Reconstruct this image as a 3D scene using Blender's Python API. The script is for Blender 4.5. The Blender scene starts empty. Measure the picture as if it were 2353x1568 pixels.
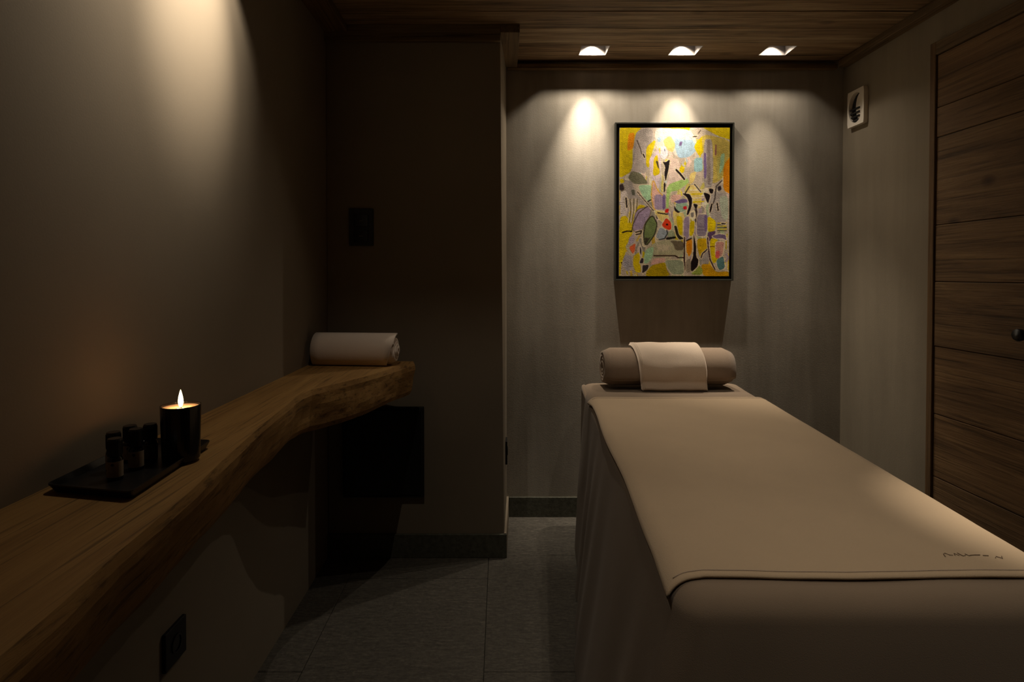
import bpy, bmesh, math, random
import numpy as np
from mathutils import Vector, Matrix, noise

random.seed(7)
rad = math.radians
C = bpy.context.scene.collection
S = bpy.context.scene

# ------------------------------------------------------------------ camera
cam_d = bpy.data.cameras.new('camera')
cam = bpy.data.objects.new('camera', cam_d); C.objects.link(cam)
cam.location = (0, 0, 1.31)
cam.rotation_euler = (rad(89.0), 0, 0)
cam_d.sensor_width = 36; cam_d.lens = 1360/2353*36
cam_d.shift_x = (1176.5-1150)/2353
cam_d.shift_y = -(784-655.74)/2353
cam_d.clip_start = 0.02
S.camera = cam

# ------------------------------------------------------------------ world, view
w = bpy.data.worlds.new('world'); S.world = w; w.use_nodes = True
w.node_tree.nodes['Background'].inputs[0].default_value = (0.9, 0.75, 0.6, 1)
w.node_tree.nodes['Background'].inputs[1].default_value = 0.02
S.view_settings.view_transform = 'Standard'
S.view_settings.look = 'None'
S.view_settings.exposure = 0.0
S.view_settings.gamma = 1.0
S.view_settings.use_curve_mapping = False
S.cycles.max_bounces = 8
S.cycles.diffuse_bounces = 6
S.cycles.sample_clamp_indirect = 4
S.cycles.caustics_reflective = False
S.cycles.caustics_refractive = False

WARM = (1.0, 0.86, 0.675)
# x, y, aim (dx, dy, dz), beam watts, beam degrees, spill watts, spill degrees
LAMPS = {
    'alcove_left':   dict(pos=(0.475, 3.056), aim=(-0.05, 0.16, -1), beam=76, deg=43, spill=19, wide=126),
    'alcove_middle': dict(pos=(0.938, 3.056), aim=(0.0, 0.145, -1), beam=68, deg=46, spill=13, wide=126),
    'alcove_right':  dict(pos=(1.407, 3.056), aim=(-0.02, -0.07, -1), beam=76, deg=51, spill=9, wide=126),
    'left_wall':     dict(pos=(-0.35, 1.515), aim=(-.96, .06, -1), beam=60, deg=43, spill=12, wide=140, saim=(.45, 0, -1), flood=(56, 92, (-1.7, -.22, -1))),
    'right_side':    dict(pos=(1.40, 1.22), aim=(-0.04, 0.05, -1), beam=170, deg=30, spill=0, wide=60),
    'over_table':    dict(pos=(0.80, 1.92), aim=(0.0, 0.22, -1), beam=16.5, deg=54, spill=0, wide=60),
    'middle_table':  dict(pos=(0.75, 1.42), aim=(0.0, 0.0, -1), beam=8, deg=46, spill=0, wide=60),
    'near_table_fill':    dict(pos=(0.72, 0.36), aim=(0.0, 0.34, -1), beam=31, deg=50, spill=0, wide=60),  # added unseen fill, brightens the hanging sheet front at the table's near end
}
ZC = 2.45           # underside of the ceiling boards
HX, HY = 0.071, 0.064

def spot(name, loc, aim, watts, deg, radius, blend):
    if watts <= 0: return
    d = bpy.data.lights.new(name, 'SPOT'); d.energy = watts; d.color = WARM
    d.spot_size = rad(deg); d.spot_blend = blend; d.shadow_soft_size = radius
    o = bpy.data.objects.new(name, d); C.objects.link(o); o.location = loc
    o.rotation_euler = Vector(aim).to_track_quat('-Z', 'Y').to_euler()
for k, L in LAMPS.items():
    p = (L['pos'][0], L['pos'][1], ZC+0.056)
    if 'flood' in L: spot('downlight_flood', p, L['flood'][2], L['flood'][0], L['flood'][1], 0.006, 1.0)
    spot('downlight_beam', p, L['aim'], L['beam'], L['deg'], 0.010, 1.0)
    spot('downlight_spill', p, L.get('saim', (L['aim'][0]*.5, L['aim'][1]*.5, -1)), L['spill'], L['wide'], 0.006, 0.9)

# ------------------------------------------------------------------ helpers
def srgb(r, g, b):
    f = lambda c: (c/255/12.92) if c/255 <= .04045 else ((c/255+.055)/1.055)**2.4
    return (f(r), f(g), f(b), 1)

def newmat(name, col=(.5, .5, .5, 1), rough=.7, metal=0.0, spec=.5):
    m = bpy.data.materials.new(name); m.use_nodes = True
    b = m.node_tree.nodes['Principled BSDF']
    b.inputs['Base Color'].default_value = col
    b.inputs['Roughness'].default_value = rough
    b.inputs['Metallic'].default_value = metal
    b.inputs['Specular IOR Level'].default_value = spec
    return m, m.node_tree, b

def N(t, kind, **kw):
    n = t.nodes.new(kind)
    for k, v in kw.items():
        if k in n.inputs: n.inputs[k].default_value = v
        else: setattr(n, k, v)
    return n

def mixc(t, fac, a, b, mode='MIX'):
    n = t.nodes.new('ShaderNodeMix'); n.data_type = 'RGBA'; n.blend_type = mode
    for i, v in ((0, fac), (6, a), (7, b)):
        if hasattr(v, 'links'): t.links.new(v, n.inputs[i])
        else: n.inputs[i].default_value = v
    return n.outputs[2]

def ramp(t, src, stops):
    n = t.nodes.new('ShaderNodeValToRGB'); t.links.new(src, n.inputs[0])
    e = n.color_ramp.elements
    while len(e) < len(stops): e.new(.5)
    for i, (p, c) in enumerate(stops): e[i].position = p; e[i].color = c
    return n.outputs[0]

def coords(t, scale=(1, 1, 1), offset_random=0.0, rot=(0, 0, 0)):
    tc = t.nodes.new('ShaderNodeTexCoord')
    mp = t.nodes.new('ShaderNodeMapping'); mp.inputs['Scale'].default_value = scale; mp.inputs['Rotation'].default_value = rot
    t.links.new(tc.outputs['Object'], mp.inputs[0])
    if offset_random:
        oi = t.nodes.new('ShaderNodeObjectInfo')
        mu = t.nodes.new('ShaderNodeMath'); mu.operation = 'MULTIPLY'; mu.inputs[1].default_value = offset_random
        t.links.new(oi.outputs['Random'], mu.inputs[0])
        cb = t.nodes.new('ShaderNodeCombineXYZ')
        for i in range(3): t.links.new(mu.outputs[0], cb.inputs[i])
        t.links.new(cb.outputs[0], mp.inputs['Location'])
    return mp.outputs[0]

def bump(t, b, height, strength, dist):
    n = t.nodes.new('ShaderNodeBump'); n.inputs['Strength'].default_value = strength; n.inputs['Distance'].default_value = dist
    t.links.new(height, n.inputs['Height']); t.links.new(n.outputs[0], b.inputs['Normal'])

def wood(name, axis, dark, mid, light, rough=.75, nrm=2, gf=.75, knots=.5, fine=1.0, rnd=6.0, bstr=.5):
    """reclaimed timber, grain running along axis 0/1/2"""
    m, t, b = newmat(name, mid, rough)
    sc = [9*fine]*3; sc[axis] = .55
    v = coords(t, tuple(sc), rnd)
    n1 = N(t, 'ShaderNodeTexNoise', Scale=2.2, Detail=9, Roughness=.65, Distortion=.6); t.links.new(v, n1.inputs['Vector'])
    sc2 = [60*fine]*3; sc2[axis] = 1.3
    v2 = coords(t, tuple(sc2), rnd)
    n2 = N(t, 'ShaderNodeTexNoise', Scale=1.6, Detail=5, Roughness=.7, Distortion=.2); t.links.new(v2, n2.inputs['Vector'])
    base = ramp(t, n1.outputs[0], [(.30, dark), (.5, mid), (.68, light)])
    g = ramp(t, n2.outputs[0], [(.36, (.28, .26, .23, 1)), (.48, (1, 1, 1, 1)), (.62, (.85, .85, .84, 1))])
    c = mixc(t, gf, base, g, 'MULTIPLY')
    # knots
    sk = [5.5]*3; sk[axis] = 3.2; sk[nrm] = 0.0
    vk = coords(t, tuple(sk), rnd)
    vo = N(t, 'ShaderNodeTexVoronoi', Scale=1.0); t.links.new(vk, vo.inputs['Vector'])
    kk = ramp(t, vo.outputs['Distance'], [(.05, (.16, .12, .09, 1)), (.10, (.55, .48, .42, 1)), (.15, (1, 1, 1, 1))])
    c = mixc(t, knots, c, kk, 'MULTIPLY')
    oi = t.nodes.new('ShaderNodeObjectInfo')
    rr = ramp(t, oi.outputs['Random'], [(0, (.72, .70, .66, 1)), (.5, (1, 1, 1, 1)), (1, (1.0, .88, .74, 1))])
    c = mixc(t, .7, c, rr, 'MULTIPLY')
    t.links.new(c, b.inputs['Base Color'])
    ad = t.nodes.new('ShaderNodeMath'); ad.operation = 'ADD'
    t.links.new(n1.outputs[0], ad.inputs[0]); t.links.new(n2.outputs[0], ad.inputs[1])
    bump(t, b, ad.outputs[0], bstr, .006)
    return m

def fabric(name, c1, c2, scale=900, bstr=.35, rough=.95):
    m, t, b = newmat(name, c1, rough, spec=.15)
    v = coords(t)
    n1 = N(t, 'ShaderNodeTexNoise', Scale=scale, Detail=2); t.links.new(v, n1.inputs['Vector'])
    n2 = N(t, 'ShaderNodeTexNoise', Scale=7, Detail=4); t.links.new(v, n2.inputs['Vector'])
    c = mixc(t, n2.outputs[0], c1, c2)
    t.links.new(c, b.inputs['Base Color'])
    b.inputs['Sheen Weight'].default_value = .15
    b.inputs['Sheen Roughness'].default_value = .6
    bump(t, b, n1.outputs[0], bstr, .0015)
    return m

def plaster(name, c1, c2, streak=(14, 14, 1.2), rough=.8, bstr=.12, amt=.5):
    m, t, b = newmat(name, c1, rough, spec=.2)
    n1 = N(t, 'ShaderNodeTexNoise', Scale=1.0, Detail=5, Roughness=.6, Distortion=.3)
    t.links.new(coords(t, streak), n1.inputs['Vector'])
    n2 = N(t, 'ShaderNodeTexNoise', Scale=2.6, Detail=6, Roughness=.55)
    t.links.new(coords(t), n2.inputs['Vector'])
    n3 = N(t, 'ShaderNodeTexNoise', Scale=220, Detail=3)
    t.links.new(coords(t), n3.inputs['Vector'])
    f = ramp(t, n1.outputs[0], [(.35, (0, 0, 0, 1)), (.65, (1, 1, 1, 1))])
    f2 = ramp(t, n2.outputs[0], [(.35, (0, 0, 0, 1)), (.65, (1, 1, 1, 1))])
    ff = mixc(t, amt, f2, f)
    c = mixc(t, ff, c1, c2); t.links.new(c, b.inputs['Base Color'])
    ad = t.nodes.new('ShaderNodeMath'); ad.operation = 'ADD'
    t.links.new(n3.outputs[0], ad.inputs[0]); t.links.new(n1.outputs[0], ad.inputs[1])
    bump(t, b, ad.outputs[0], bstr, .003)
    return m

M = {}
M['wall_left'] = plaster('taupe_wall_paint', (.24, .20, .15, 1), (.26, .217, .164, 1), (3, 3, 3), bstr=.06, amt=.2)
M['wall_back'] = plaster('brushed_plaster', (.29, .26, .215, 1), (.46, .42, .365, 1), (7, 7, .8), bstr=.15, amt=.6)
M['wall_right'] = plaster('brushed_plaster_side', (.24, .205, .155, 1), (.31, .265, .20, 1), (9, 9, .9), bstr=.12, amt=.6)
M['ceiling'] = wood('ceiling_timber', 0, (.10, .065, .032, 1), (.30, .20, .11, 1), (.48, .36, .22, 1), gf=1.0, knots=.45, rnd=9)
M['trim_x'] = wood('trim_timber_across', 0, (.10, .065, .03, 1), (.20, .135, .065, 1), (.28, .19, .10, 1), knots=.2)
M['trim_y'] = wood('trim_timber_along', 1, (.10, .065, .03, 1), (.19, .125, .06, 1), (.27, .18, .09, 1), knots=.2)
M['trim_z'] = wood('frame_timber_upright', 2, (.09, .05, .022, 1), (.17, .095, .04, 1), (.22, .13, .055, 1), knots=.1)
M['door'] = wood('door_timber', 1, (.10, .058, .026, 1), (.21, .125, .058, 1), (.30, .19, .09, 1), knots=.9, rnd=11, nrm=0)
M['shelf'] = wood('shelf_timber', 1, (.25, .13, .034, 1), (.35, .195, .056, 1), (.41, .24, .075, 1), knots=.25, bstr=.18, rnd=0)
M['black'] = newmat('matt_black', (.006, .006, .007, 1), .45)[0]
M['black_gloss'] = newmat('gloss_black', (.004, .004, .005, 1), .18)[0]
M['black_soft'] = newmat('soft_black', (.010, .009, .009, 1), .8)[0]
M['dark_metal'] = newmat('dark_metal', (.02, .02, .02, 1), .4, .8)[0]
M['grey_frame'] = newmat('grey_frame_lacquer', (.055, .055, .045, 1), .4)[0]
M['housing'] = newmat('pale_housing', (.30, .28, .27, 1), .5)[0]
M['white_plastic'] = newmat('white_plastic', (.85, .79, .70, 1), .4)[0]
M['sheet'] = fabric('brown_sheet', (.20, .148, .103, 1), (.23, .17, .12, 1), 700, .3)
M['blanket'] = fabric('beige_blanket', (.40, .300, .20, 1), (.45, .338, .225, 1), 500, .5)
M['hem'] = fabric('blanket_hem', (.36, .28, .21, 1), (.40, .31, .24, 1), 900, .4)
M['bolster'] = fabric('brown_terry', (.27, .20, .145, 1), (.31, .23, .17, 1), 600, .6)
M['face_towel'] = fabric('pale_terry', (.62, .50, .40, 1), (.68, .56, .45, 1), 600, .6)
M['white_towel'] = fabric('white_terry', (.78, .66, .57, 1), (.84, .72, .62, 1), 600, .6)
M['thread'] = newmat('brown_thread', (.16, .11, .075, 1), .8)[0]
M['wax'] = newmat('candle_wax', (.75, .62, .45, 1), .4)[0]
M['wax'].node_tree.nodes['Principled BSDF'].inputs['Subsurface Weight'].default_value = .3
M['wax'].node_tree.nodes['Principled BSDF'].inputs['Subsurface Radius'].default_value = (.01, .006, .003)
M['label'] = newmat('cream_label', (.45, .36, .26, 1), .6)[0]
M['label_dark'] = newmat('brown_label_print', (.06, .035, .02, 1), .6)[0]
M['label_green'] = newmat('olive_label', (.16, .15, .09, 1), .6)[0]
M['amber'] = newmat('dark_bottle_glass', (.012, .008, .006, 1), .12)[0]
M['tray'] = newmat('black_tray', (.010, .010, .010, 1), .35)[0]

def emis(name, col, s):
    m = bpy.data.materials.new(name); m.use_nodes = True; t = m.node_tree
    t.nodes.clear()
    o = t.nodes.new('ShaderNodeOutputMaterial'); e = t.nodes.new('ShaderNodeEmission')
    e.inputs[0].default_value = col; e.inputs[1].default_value = s
    t.links.new(e.outputs[0], o.inputs[0]); return m
M['lamp_face'] = emis('lamp_face', (1, .72, .52, 1), 1.0)
M['flame'] = emis('flame', (1, .74, .36, 1), 14)

# stone floor tile
m, t, b = newmat('stone_tile', (.12, .11, .09, 1), .7)
v = coords(t, (9, 45, 9), 5, (0, 0, rad(70)))
n1 = N(t, 'ShaderNodeTexNoise', Scale=3.0, Detail=7, Roughness=.75, Distortion=.4); t.links.new(v, n1.inputs['Vector'])
n2 = N(t, 'ShaderNodeTexNoise', Scale=70, Detail=4, Roughness=.7); t.links.new(coords(t), n2.inputs['Vector'])
f = ramp(t, n1.outputs[0], [(.3, (.055, .048, .039, 1)), (.55, (.125, .112, .092, 1)), (.75, (.23, .205, .17, 1))])
g = ramp(t, n2.outputs[0], [(.3, (.45, .45, .45, 1)), (.6, (1, 1, 1, 1))])
t.links.new(mixc(t, .7, f, g, 'MULTIPLY'), b.inputs['Base Color'])
ad = t.nodes.new('ShaderNodeMath'); ad.operation = 'ADD'; t.links.new(n1.outputs[0], ad.inputs[0]); t.links.new(n2.outputs[0], ad.inputs[1])
bump(t, b, ad.outputs[0], .55, .006)
M['tile'] = m
m, t, b = newmat('stone_skirting', (.06, .06, .045, 1), .7)
n1 = N(t, 'ShaderNodeTexNoise', Scale=45, Detail=6, Roughness=.7); t.links.new(coords(t), n1.inputs['Vector'])
t.links.new(ramp(t, n1.outputs[0], [(.3, (.05, .05, .036, 1)), (.7, (.13, .13, .10, 1))]), b.inputs['Base Color'])
bump(t, b, n1.outputs[0], .3, .003)
M['skirting'] = m

def link(name, verts, faces, mat, parent=None, smooth=False, bevel=0, seg=2):
    me = bpy.data.meshes.new(name)
    off = parent_loc(parent)
    me.from_pydata([(x-off[0], y-off[1], z-off[2]) for x, y, z in verts], [], faces)
    me.update()
    bm = bmesh.new(); bm.from_mesh(me); bmesh.ops.recalc_face_normals(bm, faces=bm.faces); bm.to_mesh(me); bm.free()
    o = bpy.data.objects.new(name, me); C.objects.link(o)
    if isinstance(mat, (list, tuple)):
        for q in mat: me.materials.append(q)
    else: me.materials.append(mat)
    if smooth:
        me.polygons.foreach_set('use_smooth', [True]*len(me.polygons))
    if bevel:
        md = o.modifiers.new('bevel', 'BEVEL'); md.width = bevel; md.segments = seg; md.limit_method = 'ANGLE'; md.angle_limit = rad(40)
    if parent is not None: o.parent = parent
    return o
def parent_loc(p):
    L = Vector((0, 0, 0))
    while p is not None: L += p.location; p = p.parent
    return L
def tag(o, label=None, cat=None, group=None, kind=None):
    if label: o['label'] = label
    if cat: o['category'] = cat
    if group: o['group'] = group
    if kind: o['kind'] = kind
    return o
def thing(name, loc, label, cat, group=None):
    o = bpy.data.objects.new(name, None); C.objects.link(o); o.location = loc; o.empty_display_size = .05
    return tag(o, label, cat, group)

class G:
    """collects geometry for one mesh object"""
    def __init__(s): s.v = []; s.f = []
    def add(s, v, f):
        k = len(s.v); s.v += [tuple(p) for p in v]; s.f += [tuple(i+k for i in q) for q in f]; return s
    def box(s, x0, x1, y0, y1, z0, z1):
        return s.add([(x0, y0, z0), (x1, y0, z0), (x1, y1, z0), (x0, y1, z0), (x0, y0, z1), (x1, y0, z1), (x1, y1, z1), (x0, y1, z1)],
                     [(0, 3, 2, 1), (4, 5, 6, 7), (0, 1, 5, 4), (1, 2, 6, 5), (2, 3, 7, 6), (3, 0, 4, 7)])
    def prism(s, poly, z0, z1):
        n = len(poly)
        return s.add([(x, y, z0) for x, y in poly]+[(x, y, z1) for x, y in poly],
                     [tuple(range(n))[::-1], tuple(range(n, 2*n))]+[(i, (i+1) % n, n+(i+1) % n, n+i) for i in range(n)])
    def lathe(s, prof, c, n=32, mat=None):
        """profile (r, z) about the axis through c; r 0 at an end closes it; mat is an optional Matrix for orientation"""
        v = []; f = []
        for r, z in prof:
            for k in range(n):
                a = 2*math.pi*k/n; p = Vector((r*math.cos(a), r*math.sin(a), z))
                if mat: p = mat @ p
                v.append(p+Vector(c))
        for j in range(len(prof)-1):
            for k in range(n):
                k2 = (k+1) % n
                f.append((j*n+k, j*n+k2, (j+1)*n+k2, (j+1)*n+k))
        f.append(tuple(range(n))[::-1]); f.append(tuple(range((len(prof)-1)*n, len(prof)*n)))
        return s.add(v, f)
    def tube(s, pts, r, n=6):
        pts = [Vector(p) for p in pts]; v = []; f = []
        for i, p in enumerate(pts):
            d = (pts[min(i+1, len(pts)-1)]-pts[max(i-1, 0)]).normalized()
            a = d.orthogonal().normalized(); b = d.cross(a)
            v += [p+(a*math.cos(2*math.pi*k/n)+b*math.sin(2*math.pi*k/n))*r for k in range(n)]
        for i in range(len(pts)-1):
            for k in range(n): f.append((i*n+k, i*n+(k+1) % n, (i+1)*n+(k+1) % n, (i+1)*n+k))
        f.append(tuple(range(n))); f.append(tuple(range(len(v)-n, len(v))))
        return s.add(v, f)
    def put(s, name, mat, parent=None, **kw): return link(name, s.v, s.f, mat, parent, **kw)

# ================================================================== THE ROOM
XL, XR, YB, YR, YF = -0.80, 1.837, 3.188, 2.727, -1.3
def struct(name, g, mat, **kw):
    o = g.put(name, mat, **kw); o['kind'] = 'structure'; return o
struct('wall_left', G().box(XL-.12, XL, YF-.12, YB+.12, 0, 2.62), M['wall_left'])
struct('wall_right', G().box(XR, XR+.12, YF-.12, YB+.12, 0, 2.62), M['wall_right'])
struct('wall_back', G().box(XL, XR, YB, YB+.12, 0, 2.62), M['wall_back'])
struct('wall_front', G().box(XL, XR, YF-.12, YF, 0, 2.62), M['wall_left'])
# the wall block beside the alcove; its edge leans a little
gg = G().add([(XL, YR, 0), (.018, YR, 0), (.034, YB, 0), (XL, YB, 0), (XL, YR, 2.45), (-.001, YR, 2.45), (.031, YB, 2.45), (XL, YB, 2.45)],
             [(0, 3, 2, 1), (4, 5, 6, 7), (0, 1, 5, 4), (1, 2, 6, 5), (2, 3, 7, 6), (3, 0, 4, 7)])
struct('wall_alcove', gg, M['wall_left'], bevel=.004)

# floor: a screed bed with single stone tiles on it
floor = struct('floor', G().box(XL, XR, YF, YB, -.10, -.008), M['skirting'])
TX = [-.815, -.655, -.055, .545, 1.145, 1.745, 1.837]
TY = [-1.3, -1.07, .13, 1.33, 2.53, 3.188]
for i in range(len(TX)-1):
    ys = TY if i % 2 else [-1.3, -.47, .73, 1.93, 2.742, 3.188]
    for j in range(len(ys)-1):
        a = .0011
        G().box(TX[i]+a, TX[i+1]-a, ys[j]+a, ys[j+1]-a, -.008, 0).put('tile', M['tile'], floor, bevel=.0008, seg=1)

# ceiling: a deck with single reclaimed boards under it, cut out for the downlights
HOLES = [(L['pos'][0], 3.027 if n.startswith('alc') else L['pos'][1]) for n, L in LAMPS.items()]
cy_of = {}
for n, L in LAMPS.items():
    cx_, cy_ = L['pos'][0], L['pos'][1]
    if n.startswith('alcove'): cy_ = 3.027
    if n == 'left_wall': cx_ = -.360; cy_ = 1.501
    cy_of[n] = (cx_, cy_)
def plate(name, x0, x1, y0, y1, z0, z1, mat, parent, bev=.0015):
    xs = {x0, x1}; ys = {y0, y1}; hs = []
    for cx_, cy_ in cy_of.values():
        a, b_, c, d = cx_-HX, cx_+HX, cy_-HY, cy_+HY
        if d > y0 and c < y1: hs.append((a, b_, c, d)); xs |= {a, b_}; ys |= {max(c, y0), min(d, y1)}
    xs = sorted(xs); ys = sorted(ys)
    if not hs: return G().box(x0, x1, y0, y1, z0, z1).put(name, mat, parent, bevel=bev, seg=1)
    idx = {}; v = []; f = []
    def vi(x, y, z):
        k = (x, y, z)
        if k not in idx: idx[k] = len(v); v.append(k)
        return idx[k]
    solid = lambda i, j: 0 <= i < len(xs)-1 and 0 <= j < len(ys)-1 and not any(a-1e-6 < (xs[i]+xs[i+1])/2 < b_ and c-1e-6 < (ys[j]+ys[j+1])/2 < d for a, b_, c, d in hs)
    for i in range(len(xs)-1):
        for j in range(len(ys)-1):
            if not solid(i, j): continue
            X0, X1, Y0, Y1 = xs[i], xs[i+1], ys[j], ys[j+1]
            f.append((vi(X0, Y0, z0), vi(X0, Y1, z0), vi(X1, Y1, z0), vi(X1, Y0, z0)))
            f.append((vi(X0, Y0, z1), vi(X1, Y0, z1), vi(X1, Y1, z1), vi(X0, Y1, z1)))
            if not solid(i-1, j): f.append((vi(X0, Y0, z0), vi(X0, Y0, z1), vi(X0, Y1, z1), vi(X0, Y1, z0)))
            if not solid(i+1, j): f.append((vi(X1, Y0, z0), vi(X1, Y1, z0), vi(X1, Y1, z1), vi(X1, Y0, z1)))
            if not solid(i, j-1): f.append((vi(X0, Y0, z0), vi(X1, Y0, z0), vi(X1, Y0, z1), vi(X0, Y0, z1)))
            if not solid(i, j+1): f.append((vi(X0, Y1, z0), vi(X0, Y1, z1), vi(X1, Y1, z1), vi(X1, Y1, z0)))
    return link(name, v, f, mat, parent)
ceiling = struct('ceiling', G().box(XL, XR, YF, YB, 2.60, 2.62), M['black_soft'])
ys = [3.188, 2.925, 2.745, 2.572, 2.42]
while ys[-1] > YF+.25: ys.append(ys[-1]-random.choice((.15, .17, .19, .21)))
ys.append(YF)
for a, b_ in zip(ys[1:], ys[:-1]):
    dz = random.choice((0, .002, .004)) if b_ < 3.1 else 0
    plate('board', XL, XR, a+.0015, b_-.0015, ZC-dz, ZC+.022, M['ceiling'], ceiling)

# timber trims under the ceiling
struct('trim_1', G().box(XL, XL+.105, YF, YR-.026, 2.412, ZC-.004), M['trim_y'], bevel=.003)
struct('trim_2', G().box(XL, .0, YR-.026, YR, 2.372, ZC-.004), M['trim_x'], bevel=.003)
struct('trim_3', G().box(.0, .088, YR-.026, YB-.034, 2.409, ZC-.004), M['trim_y'], bevel=.003)
struct('trim_4', G().box(.036, XR-.05, YB-.034, YB, 2.404, 2.430), M['trim_x'], bevel=.003)
struct('trim_5', G().box(XR-.048, XR, YF, YB-.034, 2.409, ZC-.004), M['trim_y'], bevel=.003)
# skirtings
struct('baseboard_back', G().box(.046, XR-.012, YB-.012, YB, 0, .108), M['skirting'], bevel=.002)
struct('baseboard_alcove', G().add(
    [(.012, YR-.012, 0), (.030, YR-.012, 0), (.046, YB, 0), (.030, YB, 0), (.012, YR-.012, .11), (.028, YR-.012, .11), (.045, YB, .11), (.030, YB, .11)],
    [(0, 3, 2, 1), (4, 5, 6, 7), (0, 1, 5, 4), (1, 2, 6, 5), (2, 3, 7, 6), (3, 0, 4, 7)]), M['wall_left'], bevel=.002)
struct('baseboard_return', G().box(XL, .029, YR-.014, YR, 0, .11), M['skirting'], bevel=.002)
struct('baseboard_right', G().box(XR-.012, XR, 2.53, YB, 0, .11), M['skirting'], bevel=.002)

# plank door in its frame on the right
door = struct('door_1', G().box(XR-.004, XR, 1.50, 2.485, .005, 2.226), M['black_soft'])
zs = [.005, .235, .462, .727, 1.011, 1.2815, 1.518, 1.8834, 2.0068, 2.2263]
for a, b_ in zip(zs[:-1], zs[1:]):
    pr = random.uniform(.012, .017)
    G().box(XR-pr, XR-.002, 1.502, 2.483, a+.0012, b_-.0012).put('plank', M['door'], door, bevel=.0022, seg=1)
hd = G()
rot = Matrix.Rotation(rad(-90), 3, 'Y')
hd.lathe([(.0, 0), (.024, 0), (.026, .004), (.024, .010), (.010, .012), (.009, .035), (.020, .040), (.022, .052), (.018, .060), (.0, .061)], (XR-.014, 2.022, 1.104), 24, rot)
hd.put('knob', M['black'], door, smooth=True)
struct('trim_6', G().box(XR-.022, XR, 2.485, 2.517, 0, 2.283), M['trim_z'], bevel=.003)
struct('trim_7', G().add([(XR-.022, 1.47, 2.228), (XR, 1.47, 2.228), (XR, 2.485, 2.228), (XR-.022, 2.485, 2.228),
                          (XR-.022, 1.47, 2.262), (XR, 1.47, 2.262), (XR, 2.485, 2.283), (XR-.022, 2.485, 2.283)],
    [(0, 3, 2, 1), (4, 5, 6, 7), (0, 1, 5, 4), (1, 2, 6, 5), (2, 3, 7, 6), (3, 0, 4, 7)]), M['trim_y'], bevel=.003)
struct('trim_8', G().box(XR-.022, XR, 1.47, 1.50, 0, 2.228), M['trim_z'], bevel=.003)

# ================================================================== DOWNLIGHTS
LAB = {
    'alcove_left': 'recessed square downlight glowing white, first one from the wall corner, left of the painting',
    'alcove_middle': 'recessed square downlight directly above the painting, between two others, round scallop of light inside',
    'alcove_right': 'recessed square downlight nearest the air vent, its round lamp face showing',
    'left_wall': 'recessed downlight out of the picture that washes the left wall',
    'right_side': 'recessed downlight out of the picture above the gap between table and door',
    'near_table_fill': 'unseen fill downlight added to brighten the foot of the massage table',
    'middle_table': 'recessed downlight out of the picture above the middle of the massage table',
    'over_table': 'recessed downlight out of the picture above the head end of the massage table',
}
for n, L in LAMPS.items():
    cx_, cy_ = cy_of[n]
    r = thing('downlight', (cx_, cy_, ZC), LAB[n], 'light', 'downlights in the timber ceiling')
    x0, x1, y0, y1 = cx_-HX, cx_+HX, cy_-HY, cy_+HY; e = .0025; z0, z1 = ZC-.0005, ZC+.098
    h = G()
    h.box(x0-.0005, x0+e, y0, y1, z0, z1); h.box(x1-e, x1+.0005, y0, y1, z0, z1)
    h.box(x0, x1, y0-.0005, y0+e, z0, z1); h.box(x0, x1, y1-e, y1+.0005, z0, z1)
    h.put('housing', M['housing'], r)
    G().box(x0, x1, y0, y1, z1, z1+.003).put('housing_top', M['black'], r)
    # tilting lamp ring: dark ring with a glowing face, seated behind the light's own position
    aim = Vector(L['aim']).normalized(); q = aim.to_track_quat('Z', 'Y').to_matrix()
    c = Vector((L['pos'][0], L['pos'][1]-(.012 if n.startswith('alc') else 0), ZC+.056))-aim*.010
    k = G(); k.lathe([(.026, -.028), (.038, -.02), (.044, 0), (.044, .004), (.036, .004), (.034, .0), (.026, -.004)], c, 32, q)
    k.put('lamp_ring', M['black'], r, smooth=True)
    k = G(); k.lathe([(.0005, .0005), (.033, .0005), (.033, .0025), (.0005, .0025)], c, 32, q)
    k.put('lamp_face', M['lamp_face'], r)

# ================================================================== PAINTING
px0, px1, pz0, pz1, py = .609, 1.2435, 1.279, 2.121, YB
pt = thing('framed_painting', ((px0+px1)/2, YB, pz0), 'abstract painting of yellow, grey and black shapes in a dark shadow-gap frame', 'painting')
T0 = YB-.030
fw = .008
g = G()
g.box(px0, px0+fw, T0, YB-.001, pz0, pz1); g.box(px1-fw, px1, T0, YB-.001, pz0, pz1)
g.box(px0+fw, px1-fw, T0, YB-.001, pz1-fw, pz1); g.box(px0+fw, px1-fw, T0, YB-.001, pz0, pz0+fw)
g.put('frame', M['grey_frame'], pt, bevel=.001)
G().box(px0+fw, px1-fw, YB-.012, YB-.003, pz0+fw, pz1-fw).put('backing_board', M['black_soft'], pt)
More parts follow.
